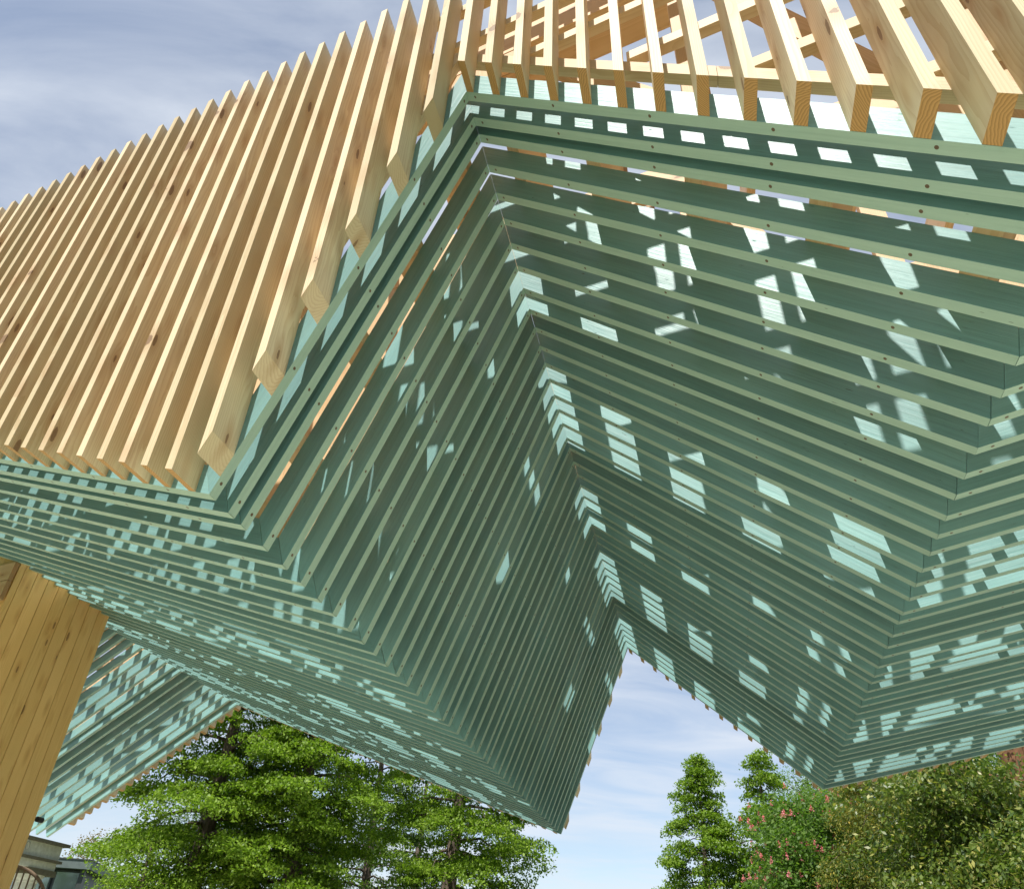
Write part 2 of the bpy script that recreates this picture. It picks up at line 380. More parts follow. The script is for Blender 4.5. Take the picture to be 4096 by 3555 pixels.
# --- purlins along the folds, lying on the boards
PL = []
for i, spacing, start in ((0, 0.62, 0.35), (1, 0.62, 0.30), (2, 0.36, 0.24), (3, 0.5525, 0.20), (4, 0.60, 0.42)):
    a0, h0 = SHI[i]; a1, h1 = SHI[i + 1]
    v = Vector((a1 - a0, h1 - h0)); ln = v.length; v.normalize(); nn = Vector((-v.y, v.x))
    ca = abs(v.x)
    x = start / ca if i != 2 else 0.45
    while x < ln - 0.12:
        w = 0.11 / ca if i == 3 else 0.085
        if i == 2: w = 0.09
        p0 = Vector((a0, h0)) + v * x + nn * 0.001
        q = [p0, p0 + v * w * 0.8, p0 + v * w * 0.8 + nn * 0.23, p0 + nn * 0.23]
        poly = [(p.x, p.y) for p in q]
        o = P(poly[0][0], poly[0][1], 0.0)
        base = [P(a, h, 0.176) for a, h in poly]
        prism('purlin', base, dV * (TL - 0.24), FRAMEW, frame(o, dV), root)
        x += spacing / ca if i != 2 else 0.75

# --- cross frames of natural wood: chord along the folds, top chord, posts and braces
CLO = offset_profile(0.150); CHI = offset_profile(0.330)
def bar(parent, name, p, q, w, t0, t1, mat=None):
    p = Vector(p); q = Vector(q); v = (q - p).normalized(); nn = Vector((-v.y, v.x)) * w / 2
    poly = [tuple(p - nn), tuple(q - nn), tuple(q + nn), tuple(p + nn)]
    return ah_prism(name, poly, t0, t1, mat or FRAMEW, parent, (v.x, v.y))
def cross_frame(t0, t1, full):
    fr = empty('cross_frame', P(-4.0, 2.0, (t0 + t1) / 2), 0, root)
    for i in range(5):
        lo, hi = CLO, CHI
        run_board('chord', i, lo, hi, t0, t1, FRAMEW, fr)
    bar(fr, 'top_chord', (-11.2, 5.42), (4.2, 5.42), 0.36, t0, t1)
    m0, m1 = t0 + 0.002, t1 - 0.002
    for a in (-10.4, -8.46, -6.6, -4.9, -3.2, -1.563, -0.409, 0.95, 2.127, 3.6):
        lo = np.interp(a, [p[0] for p in CHI], [p[1] for p in CHI])
        if 5.40 - lo > 0.25:
            bar(fr, 'post', (a, lo - 0.02), (a, 5.40), 0.14, m0, m1)
    br = [((-6.6, 4.05), (-4.9, 5.4)), ((-4.9, 3.45), (-6.6, 5.4)), ((-3.2, 2.85), (-4.9, 5.4)), ((-1.6, 2.3), (-3.2, 5.4)), ((-1.5, 2.4), (-0.5, 5.4)), ((0.95, 3.7), (-0.3, 5.4)), ((2.1, 2.7), (0.98, 5.4)), ((2.2, 2.7), (3.6, 5.4))]
    for p, q in br: bar(fr, 'brace', p, q, 0.12, m0 + 0.002, m1 - 0.002)
    if full:
        f_ = lambda a: float(np.interp(a, [p[0] for p in CLO], [p[1] for p in CLO])) + 0.02
        cuts = [-12.6, -11.4, -10.2, -9.1, CLO[1][0], -7.3, -6.1, -4.9, -3.7, -2.6, CLO[2][0], -1.0, CLO[3][0], 0.5, 1.3, CLO[4][0], 3.3, 4.6]
        up = lambda a: 5.72 if -1.75 < a < -0.40 else min(f_(a) + 1.12 + (0.15 if a > -2 else 0.0), 5.70)
        for q0, q1 in zip(cuts, cuts[1:]):
            q0 += 0.001; q1 -= 0.001
            ah_prism('web_panel', [(q0, f_(q0)), (q1, f_(q1)), (q1, up(q1)), (q0, up(q0))], m0 + 0.004, m1 - 0.004, FRAMEW, fr, (0.02, 1))
    return fr
for ks in (1, 8, 17, 24, 33, 41):
    ta, tb = TK[ks] + 0.001, TK[ks + 1] - TH - 0.001
    c = (ta + tb) / 2; w = min(0.06, tb - ta)
    if ks > 1: ta, tb = tb - w, tb
    cross_frame(ta, tb, ks > 1)

# --- upper deep beams and top rails running with the folds, made deeper and closer to block side skylight
for a in np.arange(-11.0, 4.3, 0.83):
    ts = 0.30 if a < -1.0 else 1.95
    base = [P(a, 5.34, ts), P(a + 0.07, 5.34, ts), P(a + 0.07, 5.73, ts), P(a, 5.73, ts)]
    prism('roof_beam', base, dV * (TL - ts - 0.1), FRAMEW, frame(base[0], dV), root)
# broad boards tying the near frame at the top
for t0, t1, a0, a1, h in ((0.30, 0.47, -1.9, 0.93, 5.56), (0.474, 0.64, -1.9, 0.93, 5.56)):
    base = [P(a0, h, t0), P(a1, h, t0), P(a1, h, t1), P(a0, h, t1)]
    prism('roof_plank', base, Vector((0, 0, 0.045)), FRAMEW, frame(base[0], eV), root)

# pencilled number on the folded rail
cu_ = bpy.data.curves.new('pencil_number', 'FONT'); cu_.body = '8'; cu_.size = 0.062; cu_.align_x = 'CENTER'; cu_.align_y = 'CENTER'; cu_.extrude = 0.0002
tmp = bpy.data.objects.new('tmp', cu_); COL.objects.link(tmp)
bpy.context.view_layer.update()
me8 = bpy.data.meshes.new_from_object(tmp.evaluated_get(bpy.context.evaluated_depsgraph_get()))
bpy.data.objects.remove(tmp)
PENCIL = plain('pencil_grey', (0.05, 0.045, 0.04), 0.8)
me8.materials.clear(); me8.materials.append(PENCIL)
o8 = bpy.data.objects.new('pencil_number', me8)
uu = Vector((RLO[4][0] - RLO[3][0], RLO[4][1] - RLO[3][1])).normalized()
cx = RLO[3][0] + (RLO[4][0] - RLO[3][0]) * 0.565 + uu.x * 0.155 - uu.y * 0.0; cy = RLO[3][1] + (RLO[4][1] - RLO[3][1]) * 0.565 + uu.y * 0.155
# on the underside of the rail
X8 = (eV * uu.x + Vector((0, 0, uu.y))); Y8 = (dV - X8 * dV.dot(X8)).normalized(); Z8 = X8.cross(Y8)
if Z8.z > 0: Y8 = -Y8; Z8 = X8.cross(Y8)
o_ = P(cx, cy, TF + 0.03) + Z8 * 0.001
put(o8, Matrix(((X8.x, Y8.x, Z8.x, o_.x), (X8.y, Y8.y, Z8.y, o_.y), (X8.z, Y8.z, Z8.z, o_.z), (0, 0, 0, 1))), first_rail)

# --- planked pier on the left
AW = -7.35; T0W, T1W = 2.79, 4.435; PW = (T1W - T0W) / 9.0 * 1.04
pier = empty('pier', P(AW - 0.2, -EYE, 3.6), 0, root)
tag(pier, 'square pier clad in upright varnished planks')
edges = [2.79, 2.885, 3.072, 3.262, 3.452, 3.648, 3.842, 4.035, 4.228, 4.435]
for q0, q1 in zip(edges, edges[1:]):
    gp = 0.0045
    base = [P(AW, -EYE, q0 + gp), P(AW, -EYE, q1 - gp), P(AW - 0.03, -EYE, q1 - gp), P(AW - 0.03, -EYE, q0 + gp)]
    o = P(AW - 0.015, 0, (q0 + q1) / 2)
    jj = eV * random.uniform(-0.0012, 0.0012)
    prism('plank', [b + jj for b in base], Vector((0, 0, prof(AW) + 0.35 + EYE)), PLANKW, frame(o, Vector((0, 0, 1)), eV), pier)
for q0, q1 in ((AW - 0.032, AW - 0.19), (AW - 0.193, AW - 0.38), (AW - 0.383, AW - 0.56)):
    for tt in (T0W + 0.004, T1W - 0.034):
        base = [P(q0, -EYE, tt), P(q1, -EYE, tt), P(q1, -EYE, tt + 0.03), P(q0, -EYE, tt + 0.03)]
        prism('plank', base, Vector((0, 0, prof(AW) + 0.35 + EYE)), PLANKW, frame(base[0], Vector((0, 0, 1)), eV), pier)
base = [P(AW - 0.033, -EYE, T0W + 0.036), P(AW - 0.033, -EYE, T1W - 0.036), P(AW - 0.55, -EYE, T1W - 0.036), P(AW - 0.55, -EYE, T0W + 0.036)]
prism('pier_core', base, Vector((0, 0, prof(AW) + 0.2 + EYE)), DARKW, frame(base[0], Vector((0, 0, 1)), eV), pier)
for hh0, hh1 in ((3.46, 3.70), (3.703, 3.94)):
    base = [P(-9.6, hh0, 2.70), P(AW + 0.02, hh0 - 0.02, 2.70), P(AW + 0.02, hh1 - 0.03, 2.70), P(-9.6, hh1, 2.70)]
    prism('tie_board', base, dV * 0.06, FRAMEW, frame(base[0], eV), pier)

# black spot light and ring bolt on the pier
BLACK = plain('black_metal', (0.02, 0.02, 0.022), 0.4, 0.3)
def cyl(p0, p1, r, n=16): return tube([p0, p1], r, n)
sp = P(AW - 0.05, 1.42, 4.50)
V_, F_ = join([cyl(sp, sp + dV * 0.09, 0.03), cyl(P(AW - 0.05, 1.42, 4.43), P(AW - 0.05, 1.42, 4.50), 0.018)])
so = mesh_obj('spot_light', [v - sp for v in V_], F_, BLACK, Matrix.Translation(sp)); tag(so, 'small black cylindrical spot light on the back edge of the planked pier', 'lamp')
rp_ = P(AW - 0.04, 1.14, 4.50)
ring = [rp_ + dV * (0.03 * math.cos(a)) + Vector((0, 0, 0.045 * math.sin(a))) for a in np.linspace(0, 2 * math.pi, 20)]
V_, F_ = join([tube(ring, 0.006, 6), cyl(P(AW - 0.04, 1.14, 4.43), P(AW - 0.04, 1.14, 4.475), 0.007, 8)])
STEEL = plain('steel', (0.5, 0.5, 0.48), 0.35, 1.0)
ro = mesh_obj('ring_bolt', [v - rp_ for v in V_], F_, STEEL, Matrix.Translation(rp_)); tag(ro, 'steel ring bolt below the black spot light on the pier', 'ring bolt')

# ---------------------------------------------------------------- woven chair beyond the pier
ROPE = plain('brown_rope', (0.17, 0.115, 0.075), 0.7, scale=120, noise=0.35, bump=0.4)
CUSH = plain('ochre_cloth', (0.55, 0.27, 0.07), 0.9, scale=30)
def polar(az, dist, z): return Vector((math.sin(R(az)) * dist, math.cos(R(az)) * dist, z))
cp = polar(-28.9, 13.0, 0.0); ch = empty('rope_chair', cp, R(20))
tag(ch, 'round backed chair of brown rope beside the foot of the planked pier', 'chair')
MC = WM[ch.name]
def chair_part(name, VF, mat, sm=True):
    return mesh_obj(name, VF[0], VF[1], mat, MC, ch, sm)
RB = 0.56; CZ = 1.10
hoop = [Vector((RB * math.sin(a), 0.10 * math.cos(a) + 0.15, CZ + RB * math.cos(a))) for a in np.linspace(-2.0, 2.0, 40)]
chair_part('back_hoop', tube(hoop, 0.022, 8), ROPE)
rim = [Vector((0.47 * math.sin(a), -0.30 + 0.36 * (1 - abs(math.sin(a)) ** 2) - 0.0, 0.98 + 0.28 * math.cos(a))) for a in np.linspace(-1.75, 1.75, 30)]
chair_part('arm_rim', tube(rim, 0.018, 8), ROPE)
for k in range(13):
    x = -0.48 + 0.08 * k
    top = CZ + math.sqrt(max(RB * RB - x * x, 0.01)) * 1.0
    pts = [Vector((x * (1 - 0.25 * (1 - s) ** 2 * 0), 0.24 - 0.5 * s ** 2 + 0.25 * s, top + (0.55 - top) * s)) for s in np.linspace(0, 1, 9)]
    chair_part('rib', tube(pts, 0.011, 6), ROPE)
seat_r = [Vector((0.50 * math.sin(a), -0.05 + 0.40 * math.cos(a), 0.45)) for a in np.linspace(0, 2 * math.pi, 28)]
chair_part('seat_ring', tube(seat_r, 0.022, 8), ROPE)
bm_ = bmesh.new(); bmesh.ops.create_uvsphere(bm_, u_segments=24, v_segments=12, radius=1.0)
for v in bm_.verts: v.co = Vector((v.co.x * 0.46, v.co.y * 0.36 - 0.05, 0.50 + max(-0.6, min(0.6, v.co.z)) * 0.13))
mc_ = bpy.data.meshes.new('seat_cushion'); bm_.to_mesh(mc_); bm_.free(); mc_.materials.append(CUSH)
put(bpy.data.objects.new('seat_cushion', mc_), MC, ch)
for sx, sy in ((-1, -1), (1, -1), (-1, 1), (1, 1)):
    chair_part('leg', tube([Vector((0.34 * sx, -0.05 + 0.27 * sy, 0.44)), Vector((0.42 * sx, -0.05 + 0.34 * sy, 0.0))], [0.02, 0.016], 8), ROPE)

# ---------------------------------------------------------------- stone portico
sm_, st_, sb_ = new_mat('weathered_stone')
stc = N(st_, 'ShaderNodeTexCoord')
sn1 = N(st_, 'ShaderNodeTexNoise'); sn1.inputs['Scale'].default_value = 1; sn1.inputs['Detail'].default_value = 7
L(st_, scaled(st_, stc.outputs['Object'], (2.2, 2.2, 0.8)), sn1.inputs['Vector'])
sn2 = N(st_, 'ShaderNodeTexNoise'); sn2.inputs['Scale'].default_value = 9; sn2.inputs['Detail'].default_value = 6
L(st_, stc.outputs['Object'], sn2.inputs['Vector'])
sc_ = mixc(st_, ramp(st_, sn2.outputs['Fac'], 0.3, 0.7), (0.55, 0.54, 0.50), (0.74, 0.73, 0.69))
sc_ = mixc(st_, ramp(st_, sn1.outputs['Fac'], 0.60, 0.70), sc_, (0.13, 0.12, 0.07))
L(st_, sc_, sb_.inputs['Base Color']); sb_.inputs['Roughness'].default_value = 0.9
MOSS = plain('mossy_stone', (0.14, 0.125, 0.085), 0.95, scale=14, noise=0.5)
PD = Vector((math.sin(R(12)), math.cos(R(12)), 0)); PN = Vector((PD.y, -PD.x, 0))
corner = polar(-26.14, 30.0, 0); HC = EYE
por = empty('stone_portico', corner - PN * 0.5)
tag(por, 'weathered white stone portico with mossy ledges and a round column behind the pier', 'portico')
def course(name, z0, z1, over, mat, back=14.0):
    o = corner + PD * (over - 0.18) + PN * (over - 0.16)
    base = [o, o - PD * back, o - PD * back - PN * (1.3 + 2 * over), o - PN * (1.3 + 2 * over)]
    base = [Vector((b.x, b.y, z0)) for b in base]
    return prism(name, base, Vector((0, 0, z1 - z0)), mat, Matrix.Translation(base[0]), por)
zt = HC + 3.09
course('cornice_slab', zt - 0.085, zt, 0.18, MOSS)
course('attic_course', zt - 0.47, zt - 0.0852, 0.03, sm_)
course('cornice_ledge', zt - 0.54, zt - 0.4702, 0.12, MOSS)
course('architrave', zt - 0.74, zt - 0.5402, 0.02, sm_)
course('lower_moulding', zt - 0.80, zt - 0.7402, 0.06, MOSS, 1.2)
for q in (0.62, 4.6, 8.6):
    c0 = corner - PD * q - PN * 0.62
    zb = zt - 0.80
    box('capital', 0, 0, zb - 0.045, 1.05, 1.05, 0.088, MOSS, Matrix.Translation(c0) @ Matrix.Rotation(-R(12), 4, 'Z'), por)
    pr = [(0.46, zb - 0.09), (0.43, zb - 0.16), (0.34, zb - 0.24), (0.34, zb - 0.28), (0.31, zb - 0.30), (0.36, 0.12), (0.46, 0.06), (0.46, 0.0)]
    V_, F_ = tube([Vector((0, 0, z)) for r_, z in pr], [r_ for r_, z in pr], 24)
    mesh_obj('column', V_, F_, sm_, Matrix.Translation(c0), por, False)

# ---------------------------------------------------------------- dark glazed building
DARKF = plain('dark_green_frame', (0.035, 0.045, 0.042), 0.5)
GREYF = plain('grey_green_fascia', (0.10, 0.13, 0.125), 0.6, noise=0.3, scale=5)
gl, glt, glb = new_mat('window_glass'); glb.inputs['Base Color'].default_value = (0.30, 0.36, 0.37, 1); glb.inputs['Roughness'].default_value = 0.06; glb.inputs['Specular IOR Level'].default_value = 1.0; glb.inputs['Metallic'].default_value = 0.55
BG_A = polar(-24.58, 46.0, 0)
gd = Vector((math.sin(R(78)), math.cos(R(78)), 0)); gn_ = Vector((-gd.y, gd.x, 0))
gb_ = empty('glazed_building', BG_A - gd * 4 + gn_ * 3)
tag(gb_, 'low flat roofed building with dark window frames between the portico and the trees', 'building')
zt2 = EYE + 46 * math.tan(R(5.14))
def gbox(name, u0, u1, v0, v1, z0, z1, mat, par=gb_):
    b = [BG_A + gd * u0 + gn_ * v0, BG_A + gd * u1 + gn_ * v0, BG_A + gd * u1 + gn_ * v1, BG_A + gd * u0 + gn_ * v1]
    b = [Vector((p.x, p.y, z0)) for p in b]
    return prism(name, b, Vector((0, 0, z1 - z0)), mat, Matrix.Translation(b[0]), par)
gbox('roof_fascia', -9, 0.0, -0.5, 7.5, zt2 - 0.36, zt2, GREYF)
gbox('roof_edge', -9, 0.04, -0.54, 7.54, zt2 + 0.001, zt2 + 0.05, DARKF)
gbox('wall', -8.6, -0.45, 0.12, 7.0, 0, zt2 - 0.365, DARKF)
for q in range(7):
    u = -1.55 - q * 1.22
    w_ = gbox('window', u, u + 1.12, 0.02, 0.11, 0.6, zt2 - 0.42, DARKF)
    gbox('pane', u + 0.07, u + 1.05, 0.0, 0.018, 0.68, zt2 - 0.5, gl, w_)
for u in (-0.45, -4.05, -7.7): gbox('pillar', u - 0.0, u + 0.22, -0.2, -0.0, 0, zt2 - 0.365, DARKF)

# ---------------------------------------------------------------- trees
def leaf_mat(name, c0, c1, c2, rough=0.5, trans=0.45, spec=0.35):
    m, t, b = new_mat(name)
    ge = N(t, 'ShaderNodeNewGeometry')
    rn = ge.outputs['Random Per Island']
    c = mixc(t, ramp(t, rn, 0.0, 0.7), c0, c1)
    c = mixc(t, ramp(t, math_(t, 'FRACT', math_(t, 'MULTIPLY', rn, 17.7)), 0.75, 1.0), c, c2)
    L(t, c, b.inputs['Base Color']); b.inputs['Roughness'].default_value = rough; b.inputs['Specular IOR Level'].default_value = spec
    tr = N(t, 'ShaderNodeBsdfTranslucent')
    tcx = mixc(t, 1.0, c, (1.5, 1.75, 0.7), 'MULTIPLY'); L(t, tcx, tr.inputs[0])
    ms = N(t, 'ShaderNodeMixShader'); ms.inputs[0].default_value = trans
    L(t, b.outputs[0], ms.inputs[1]); L(t, tr.outputs[0], ms.inputs[2])
    L(t, ms.outputs[0], t.nodes['Material Output'].inputs[0])
    return m
LIME = leaf_mat('lime_leaves', (0.085, 0.155, 0.012), (0.17, 0.27, 0.022), (0.27, 0.37, 0.045), trans=0.33)
LIMED = leaf_mat('dark_leaves', (0.04, 0.08, 0.010), (0.065, 0.12, 0.014), (0.11, 0.17, 0.025), trans=0.25)
WILL = leaf_mat('pale_leaves', (0.12, 0.20, 0.06), (0.18, 0.27, 0.09), (0.24, 0.33, 0.13))
CHES = leaf_mat('chestnut_leaves', (0.075, 0.15, 0.028), (0.12, 0.21, 0.04), (0.18, 0.26, 0.06))
FLOW = leaf_mat('pink_flowers', (0.62, 0.14, 0.20), (0.75, 0.25, 0.30), (0.80, 0.42, 0.42), trans=0.3)
FIRL = leaf_mat('conifer_sprays', (0.07, 0.11, 0.018), (0.15, 0.17, 0.028), (0.44, 0.32, 0.045), trans=0.25)
MAGN = leaf_mat('glossy_leaves', (0.04, 0.085, 0.014), (0.12, 0.17, 0.025), (0.38, 0.36, 0.10), rough=0.42, trans=0.3, spec=0.5)
BROW = leaf_mat('bronze_leaves', (0.13, 0.10, 0.03), (0.19, 0.14, 0.04), (0.26, 0.18, 0.06))
bk, bt, bb = new_mat('bark')
bn = N(bt, 'ShaderNodeTexNoise'); bn.inputs['Scale'].default_value = 1; bn.inputs['Detail'].default_value = 6
btc = N(bt, 'ShaderNodeTexCoord'); L(bt, scaled(bt, btc.outputs['Object'], (16, 16, 3)), bn.inputs['Vector'])
L(bt, mixc(bt, ramp(bt, bn.outputs['Fac'], 0.35, 0.7), (0.055, 0.040, 0.028), (0.17, 0.13, 0.10)), bb.inputs['Base Color']); bb.inputs['Roughness'].default_value = 0.95
bp_ = N(bt, 'ShaderNodeBump'); bp_.inputs['Distance'].default_value = 0.04; L(bt, bn.outputs['Fac'], bp_.inputs['Height']); L(bt, bp_.outputs[0], bb.inputs['Normal'])
IVY = plain('ivy_bark', (0.16, 0.075, 0.035), 0.9, scale=12, noise=0.6, bump=1.0)

def leaf_mesh(name, C, U, W, mat, fold=0.0):
    """C centres, U half length vectors, W half width vectors (n x 3) -> one mesh of small pointed leaves"""
    n = len(C)
    v = np.empty((n, 4, 3), dtype=np.float32)
    v[:, 0] = C - U; v[:, 1] = C + W - U * 0.15; v[:, 2] = C + U; v[:, 3] = C - W - U * 0.15
    me = bpy.data.meshes.new(name)
    me.vertices.add(n * 4); me.vertices.foreach_set('co', v.reshape(-1))
    me.loops.add(n * 4); me.loops.foreach_set('vertex_index', np.arange(n * 4, dtype=np.int32))
    me.polygons.add(n); me.polygons.foreach_set('loop_start', np.arange(0, n * 4, 4, dtype=np.int32)); me.polygons.foreach_set('loop_total', np.full(n, 4, dtype=np.int32))
    me.update(calc_edges=True); me.materials.append(mat)
    return me
def unit(a): return a / np.maximum(np.linalg.norm(a, axis=1, keepdims=True), 1e-6)

def make_tree(name, base, height, shape, label, cat, leafmat, seed, n_limbs=70, trunk_r=0.25, leaf=0.14, pads_per=13, per_pad=55,
              first=0.12, droop=0.35, rise=0.35, pad=(0.34, 0.10), lean=(0, 0), bark=None, group=None, flowers=None, extra=None, rounded=False, leafw=0.62, outer=0.25):
    rg = np.random.default_rng(seed)
    rt = empty(name, base); tag(rt, label, cat, group)
    M = WM[rt.name]
    # trunk
    zs = np.linspace(0, height * 0.97, 12)
    wob = np.cumsum(rg.normal(0, 0.05, (12, 2)), axis=0) * height / 14
    tp = [Vector((wob[i, 0] + lean[0] * zs[i], wob[i, 1] + lean[1] * zs[i], zs[i])) for i in range(12)]
    trad = [trunk_r * (1 - 0.93 * (i / 11)) + 0.01 for i in range(12)]; trad[0] *= 1.25
    parts = [tube(tp, trad, 10)]
    C = []; Dd = []
    def at(z):
        f = z / (height * 0.97) * 11; i = min(int(f), 10); return np.array(tp[i].lerp(tp[i + 1], f - i))
    for k in range(n_limbs):
        s = (k + rg.uniform(0, 1)) / n_limbs; s = first + (0.985 - first) * s
        z0 = height * s; az = k * 2.39996 + rg.normal(0, 0.45)
        Lm = shape(s) * rg.uniform(0.5, 1.2)
        p = at(z0); o = np.array((math.cos(az), math.sin(az), 0.0))
        r_ = rise * rg.uniform(0.4, 1.3) + max(0, (s - 0.75)) * 2.2
        pts = []
        for q in np.linspace(0, 1, 7):
            pts.append(p + o * Lm * q * (1 - 0.08 * q) + np.array((0, 0, Lm * (r_ * q - droop * q * q * (1.5 - s)))) + rg.normal(0, 0.03 * Lm * q, 3))
        rad0 = max(0.012, trunk_r * 0.30 * (1 - s * 0.75))
        parts.append(tube([Vector(x) for x in pts], [rad0 * (1 - 0.9 * i / 6) for i in range(7)], 5))
        npd = max(4, int(pads_per * (0.35 + Lm / 2.6)))
        for j in range(npd):
            q = outer + (1.05 - outer) * math.sqrt(rg.uniform(0, 1))
            i = min(int(q * 6), 5); b_ = pts[i] + (pts[i + 1] - pts[i]) * (q * 6 - i)
            side = np.array((-o[1], o[0], 0)) * rg.normal(0, 0.30 * Lm * (0.35 + 0.4 * q))
            c = b_ + side + np.array((0, 0, -0.10 * np.linalg.norm(side) + rg.normal(0, 0.02 * Lm + 0.03)))
            if rounded: c = c + rg.normal(0, 0.22, 3)
            sz = rg.uniform(0.6, 1.25)
            m_ = int(per_pad * sz)
            g_ = rg.uniform(-1, 1, (m_, 3)); g_[:, :2] *= 1.25; rr_ = np.maximum(1.0, np.hypot(g_[:, 0], g_[:, 1]) / 1.35); g_[:, 0] /= rr_; g_[:, 1] /= rr_; g_ *= np.array((pad[0] * sz * 1.25, pad[0] * sz * 1.25, pad[1] * sz * 1.2))
            g_[:, 2] -= 0.22 * (g_[:, 0] ** 2 + g_[:, 1] ** 2) / pad[0]
            C.append(c + g_); Dd.append(np.tile(o, (m_, 1)))
    V_, F_ = join(parts)
    if extra: 
        v2, f2 = extra; o2 = len(V_); V_ += v2; F_ += [tuple(i + o2 for i in f) for f in f2]
    mesh_obj('trunk', V_, F_, bark or bk, M, rt, True)
    C = np.concatenate(C); Dd = np.concatenate(Dd); n = len(C)
    U = Dd * 0.6 + rg.normal(0, 0.65, (n, 3)); U[:, 2] -= 0.35; U = unit(U)
    nr = rg.normal(0, 0.55, (n, 3)); nr[:, 2] += 1.0; nr = unit(nr)
    W = unit(np.cross(nr, U))
    sz = rg.uniform(0.65, 1.3, (n, 1)) * leaf / 2
    me = leaf_mesh('crown', C, U * sz, W * sz * leafw, leafmat)
    cr_ = bpy.data.objects.new('crown', me); put(cr_, M, rt)
    if flowers:
        fm, nf, hgt = flowers
        idx = rg.choice(n, nf, replace=False); F0 = C[idx]; dd_ = unit(F0 - np.array((0, 0, height * 0.45))); F0 = F0 + dd_ * 0.18
        per = 34
        c = np.repeat(F0, per, axis=0); m_ = len(c); tt = rg.uniform(0, 1, (m_, 1))
        c = c + np.concatenate([rg.normal(0, 0.04, (m_, 2)) * (1.15 - tt), tt * hgt], axis=1)
        U = unit(rg.normal(0, 1, (m_, 3))) * 0.024; W = unit(np.cross(U, rg.normal(0, 1, (m_, 3)))) * 0.02
        mf = leaf_mesh('blossom', c, U, W, fm); put(bpy.data.objects.new('blossom', mf), M, rt)
    return rt

col_shape = lambda w: (lambda s: w * (0.62 + 0.45 * math.sin(min(1, s * 1.25) * math.pi)) * (1.0 if s < 0.8 else max(0.12, (1.02 - s) / 0.22)))
cone_shape = lambda w: (lambda s: w * max(0.08, (1.04 - s)) ** 0.85)
round_shape = lambda w: (lambda s: w * math.sqrt(max(0.04, 1 - (2 * s - 1.05) ** 2)))
G1 = 'tall green trees beyond the pavilion'
make_tree('hornbeam_tree', polar(-18.9, 26.5, 0), 12.5, col_shape(2.5), 'largest dense green tree, its grey trunk showing just under the roof edge', 'tree', LIME, 11, n_limbs=62, trunk_r=0.34, first=0.12, pads_per=13, per_pad=170, pad=(0.36, 0.085), leaf=0.10, droop=0.42)
make_tree('hornbeam_tree', polar(-13.1, 26.0, 0), 12.0, col_shape(2.4), 'bushy bright green tree right beside the large one, its foliage in ragged tiers', 'tree', LIME, 12, n_limbs=62, trunk_r=0.30, first=0.10, pads_per=13, per_pad=170, pad=(0.36, 0.085), leaf=0.10, droop=0.42)
make_tree('hornbeam_tree', polar(-8.6, 36.0, 0), 13.0, col_shape(3.0), 'darker thinner tree standing further back between the two near trunks', 'tree', LIMED, 13, n_limbs=60, trunk_r=0.24, first=0.15, pads_per=10, per_pad=42)
make_tree('hornbeam_tree', polar(-2.7, 29.0, 0), 12.0, col_shape(2.75), 'tree with a thick dark trunk under the low pointed tip of the green roof', 'tree', LIME, 14, n_limbs=60, trunk_r=0.33, first=0.10, pads_per=12, per_pad=170, pad=(0.36, 0.085), leaf=0.10, droop=0.42)
make_tree('hornbeam_tree', polar(-16.0, 40.0, 0), 12.5, col_shape(3.6), 'dark tree filling the gap behind the two big left trees', 'tree', LIMED, 15, n_limbs=60, trunk_r=0.3, pads_per=11, per_pad=45, leaf=0.10)
make_tree('hornbeam_tree', polar(-5.2, 44.0, 0), 11.5, col_shape(3.2), 'distant dark tree behind the trunk at the right end of the left group', 'tree', LIMED, 18, n_limbs=45, trunk_r=0.3, pads_per=9, per_pad=40, leaf=0.10)
make_tree('young_tree', polar(-21.7, 25.0, 0), 3.5, round_shape(1.25), 'small leafy tree at the lower left in front of the glazed building', 'tree', LIME, 16, n_limbs=40, trunk_r=0.1, first=0.1, rounded=True, pads_per=14, per_pad=45, leaf=0.075)
make_tree('bronze_tree', polar(-24.4, 60.0, 0), 7.2, round_shape(2.2), 'far brownish tree top above the flat dark roof', 'tree', BROW, 17, n_limbs=36, trunk_r=0.2, rounded=True, leaf=0.14, pads_per=10, per_pad=30, pad=(0.5, 0.25))
make_tree('hornbeam_tree', polar(14.1, 42.0, 0), 10.6, cone_shape(4.1), 'slender pointed green tree standing alone against the sky, left one of the pair', 'tree', LIME, 21, n_limbs=84, trunk_r=0.22, first=0.08, pads_per=11, per_pad=74, droop=0.5, leaf=0.13, pad=(0.30, 0.12))
make_tree('hornbeam_tree', polar(17.9, 41.0, 0), 10.4, cone_shape(4.1), 'sparse pointed tree with bare twigs at its top, right one of the pair', 'tree', LIME, 22, n_limbs=74, trunk_r=0.22, first=0.10, pads_per=8, per_pad=66, droop=0.3, outer=0.4, leaf=0.13, pad=(0.28, 0.10))
make_tree('willow_tree', polar(20.3, 50.0, 0), 10.6, round_shape(3.3), 'pale green rounded tree just behind the pink flowering one', 'tree', WILL, 23, n_limbs=70, trunk_r=0.25, rounded=True, leaf=0.11, pads_per=12, per_pad=42, pad=(0.35, 0.3))
make_tree('chestnut_tree', polar(21.3, 30.0, 0), 6.0, round_shape(2.5), 'chestnut tree with pink upright blossoms at the lower right', 'tree', CHES, 24, n_limbs=85, trunk_r=0.22, first=0.05, rounded=True, leaf=0.13, pads_per=16, per_pad=46, flowers=(FLOW, 520, 0.2), pad=(0.36, 0.22))
make_tree('cypress_tree', polar(25.2, 26.5, 0), 6.2, round_shape(2.0), 'yellowish conifer with drooping sprays between the chestnut and the glossy tree', 'tree', FIRL, 25, n_limbs=95, trunk_r=0.2, first=0.05, leaf=0.10, pads_per=18, per_pad=60, droop=0.9, rise=0.45, pad=(0.20, 0.16), leafw=0.28)
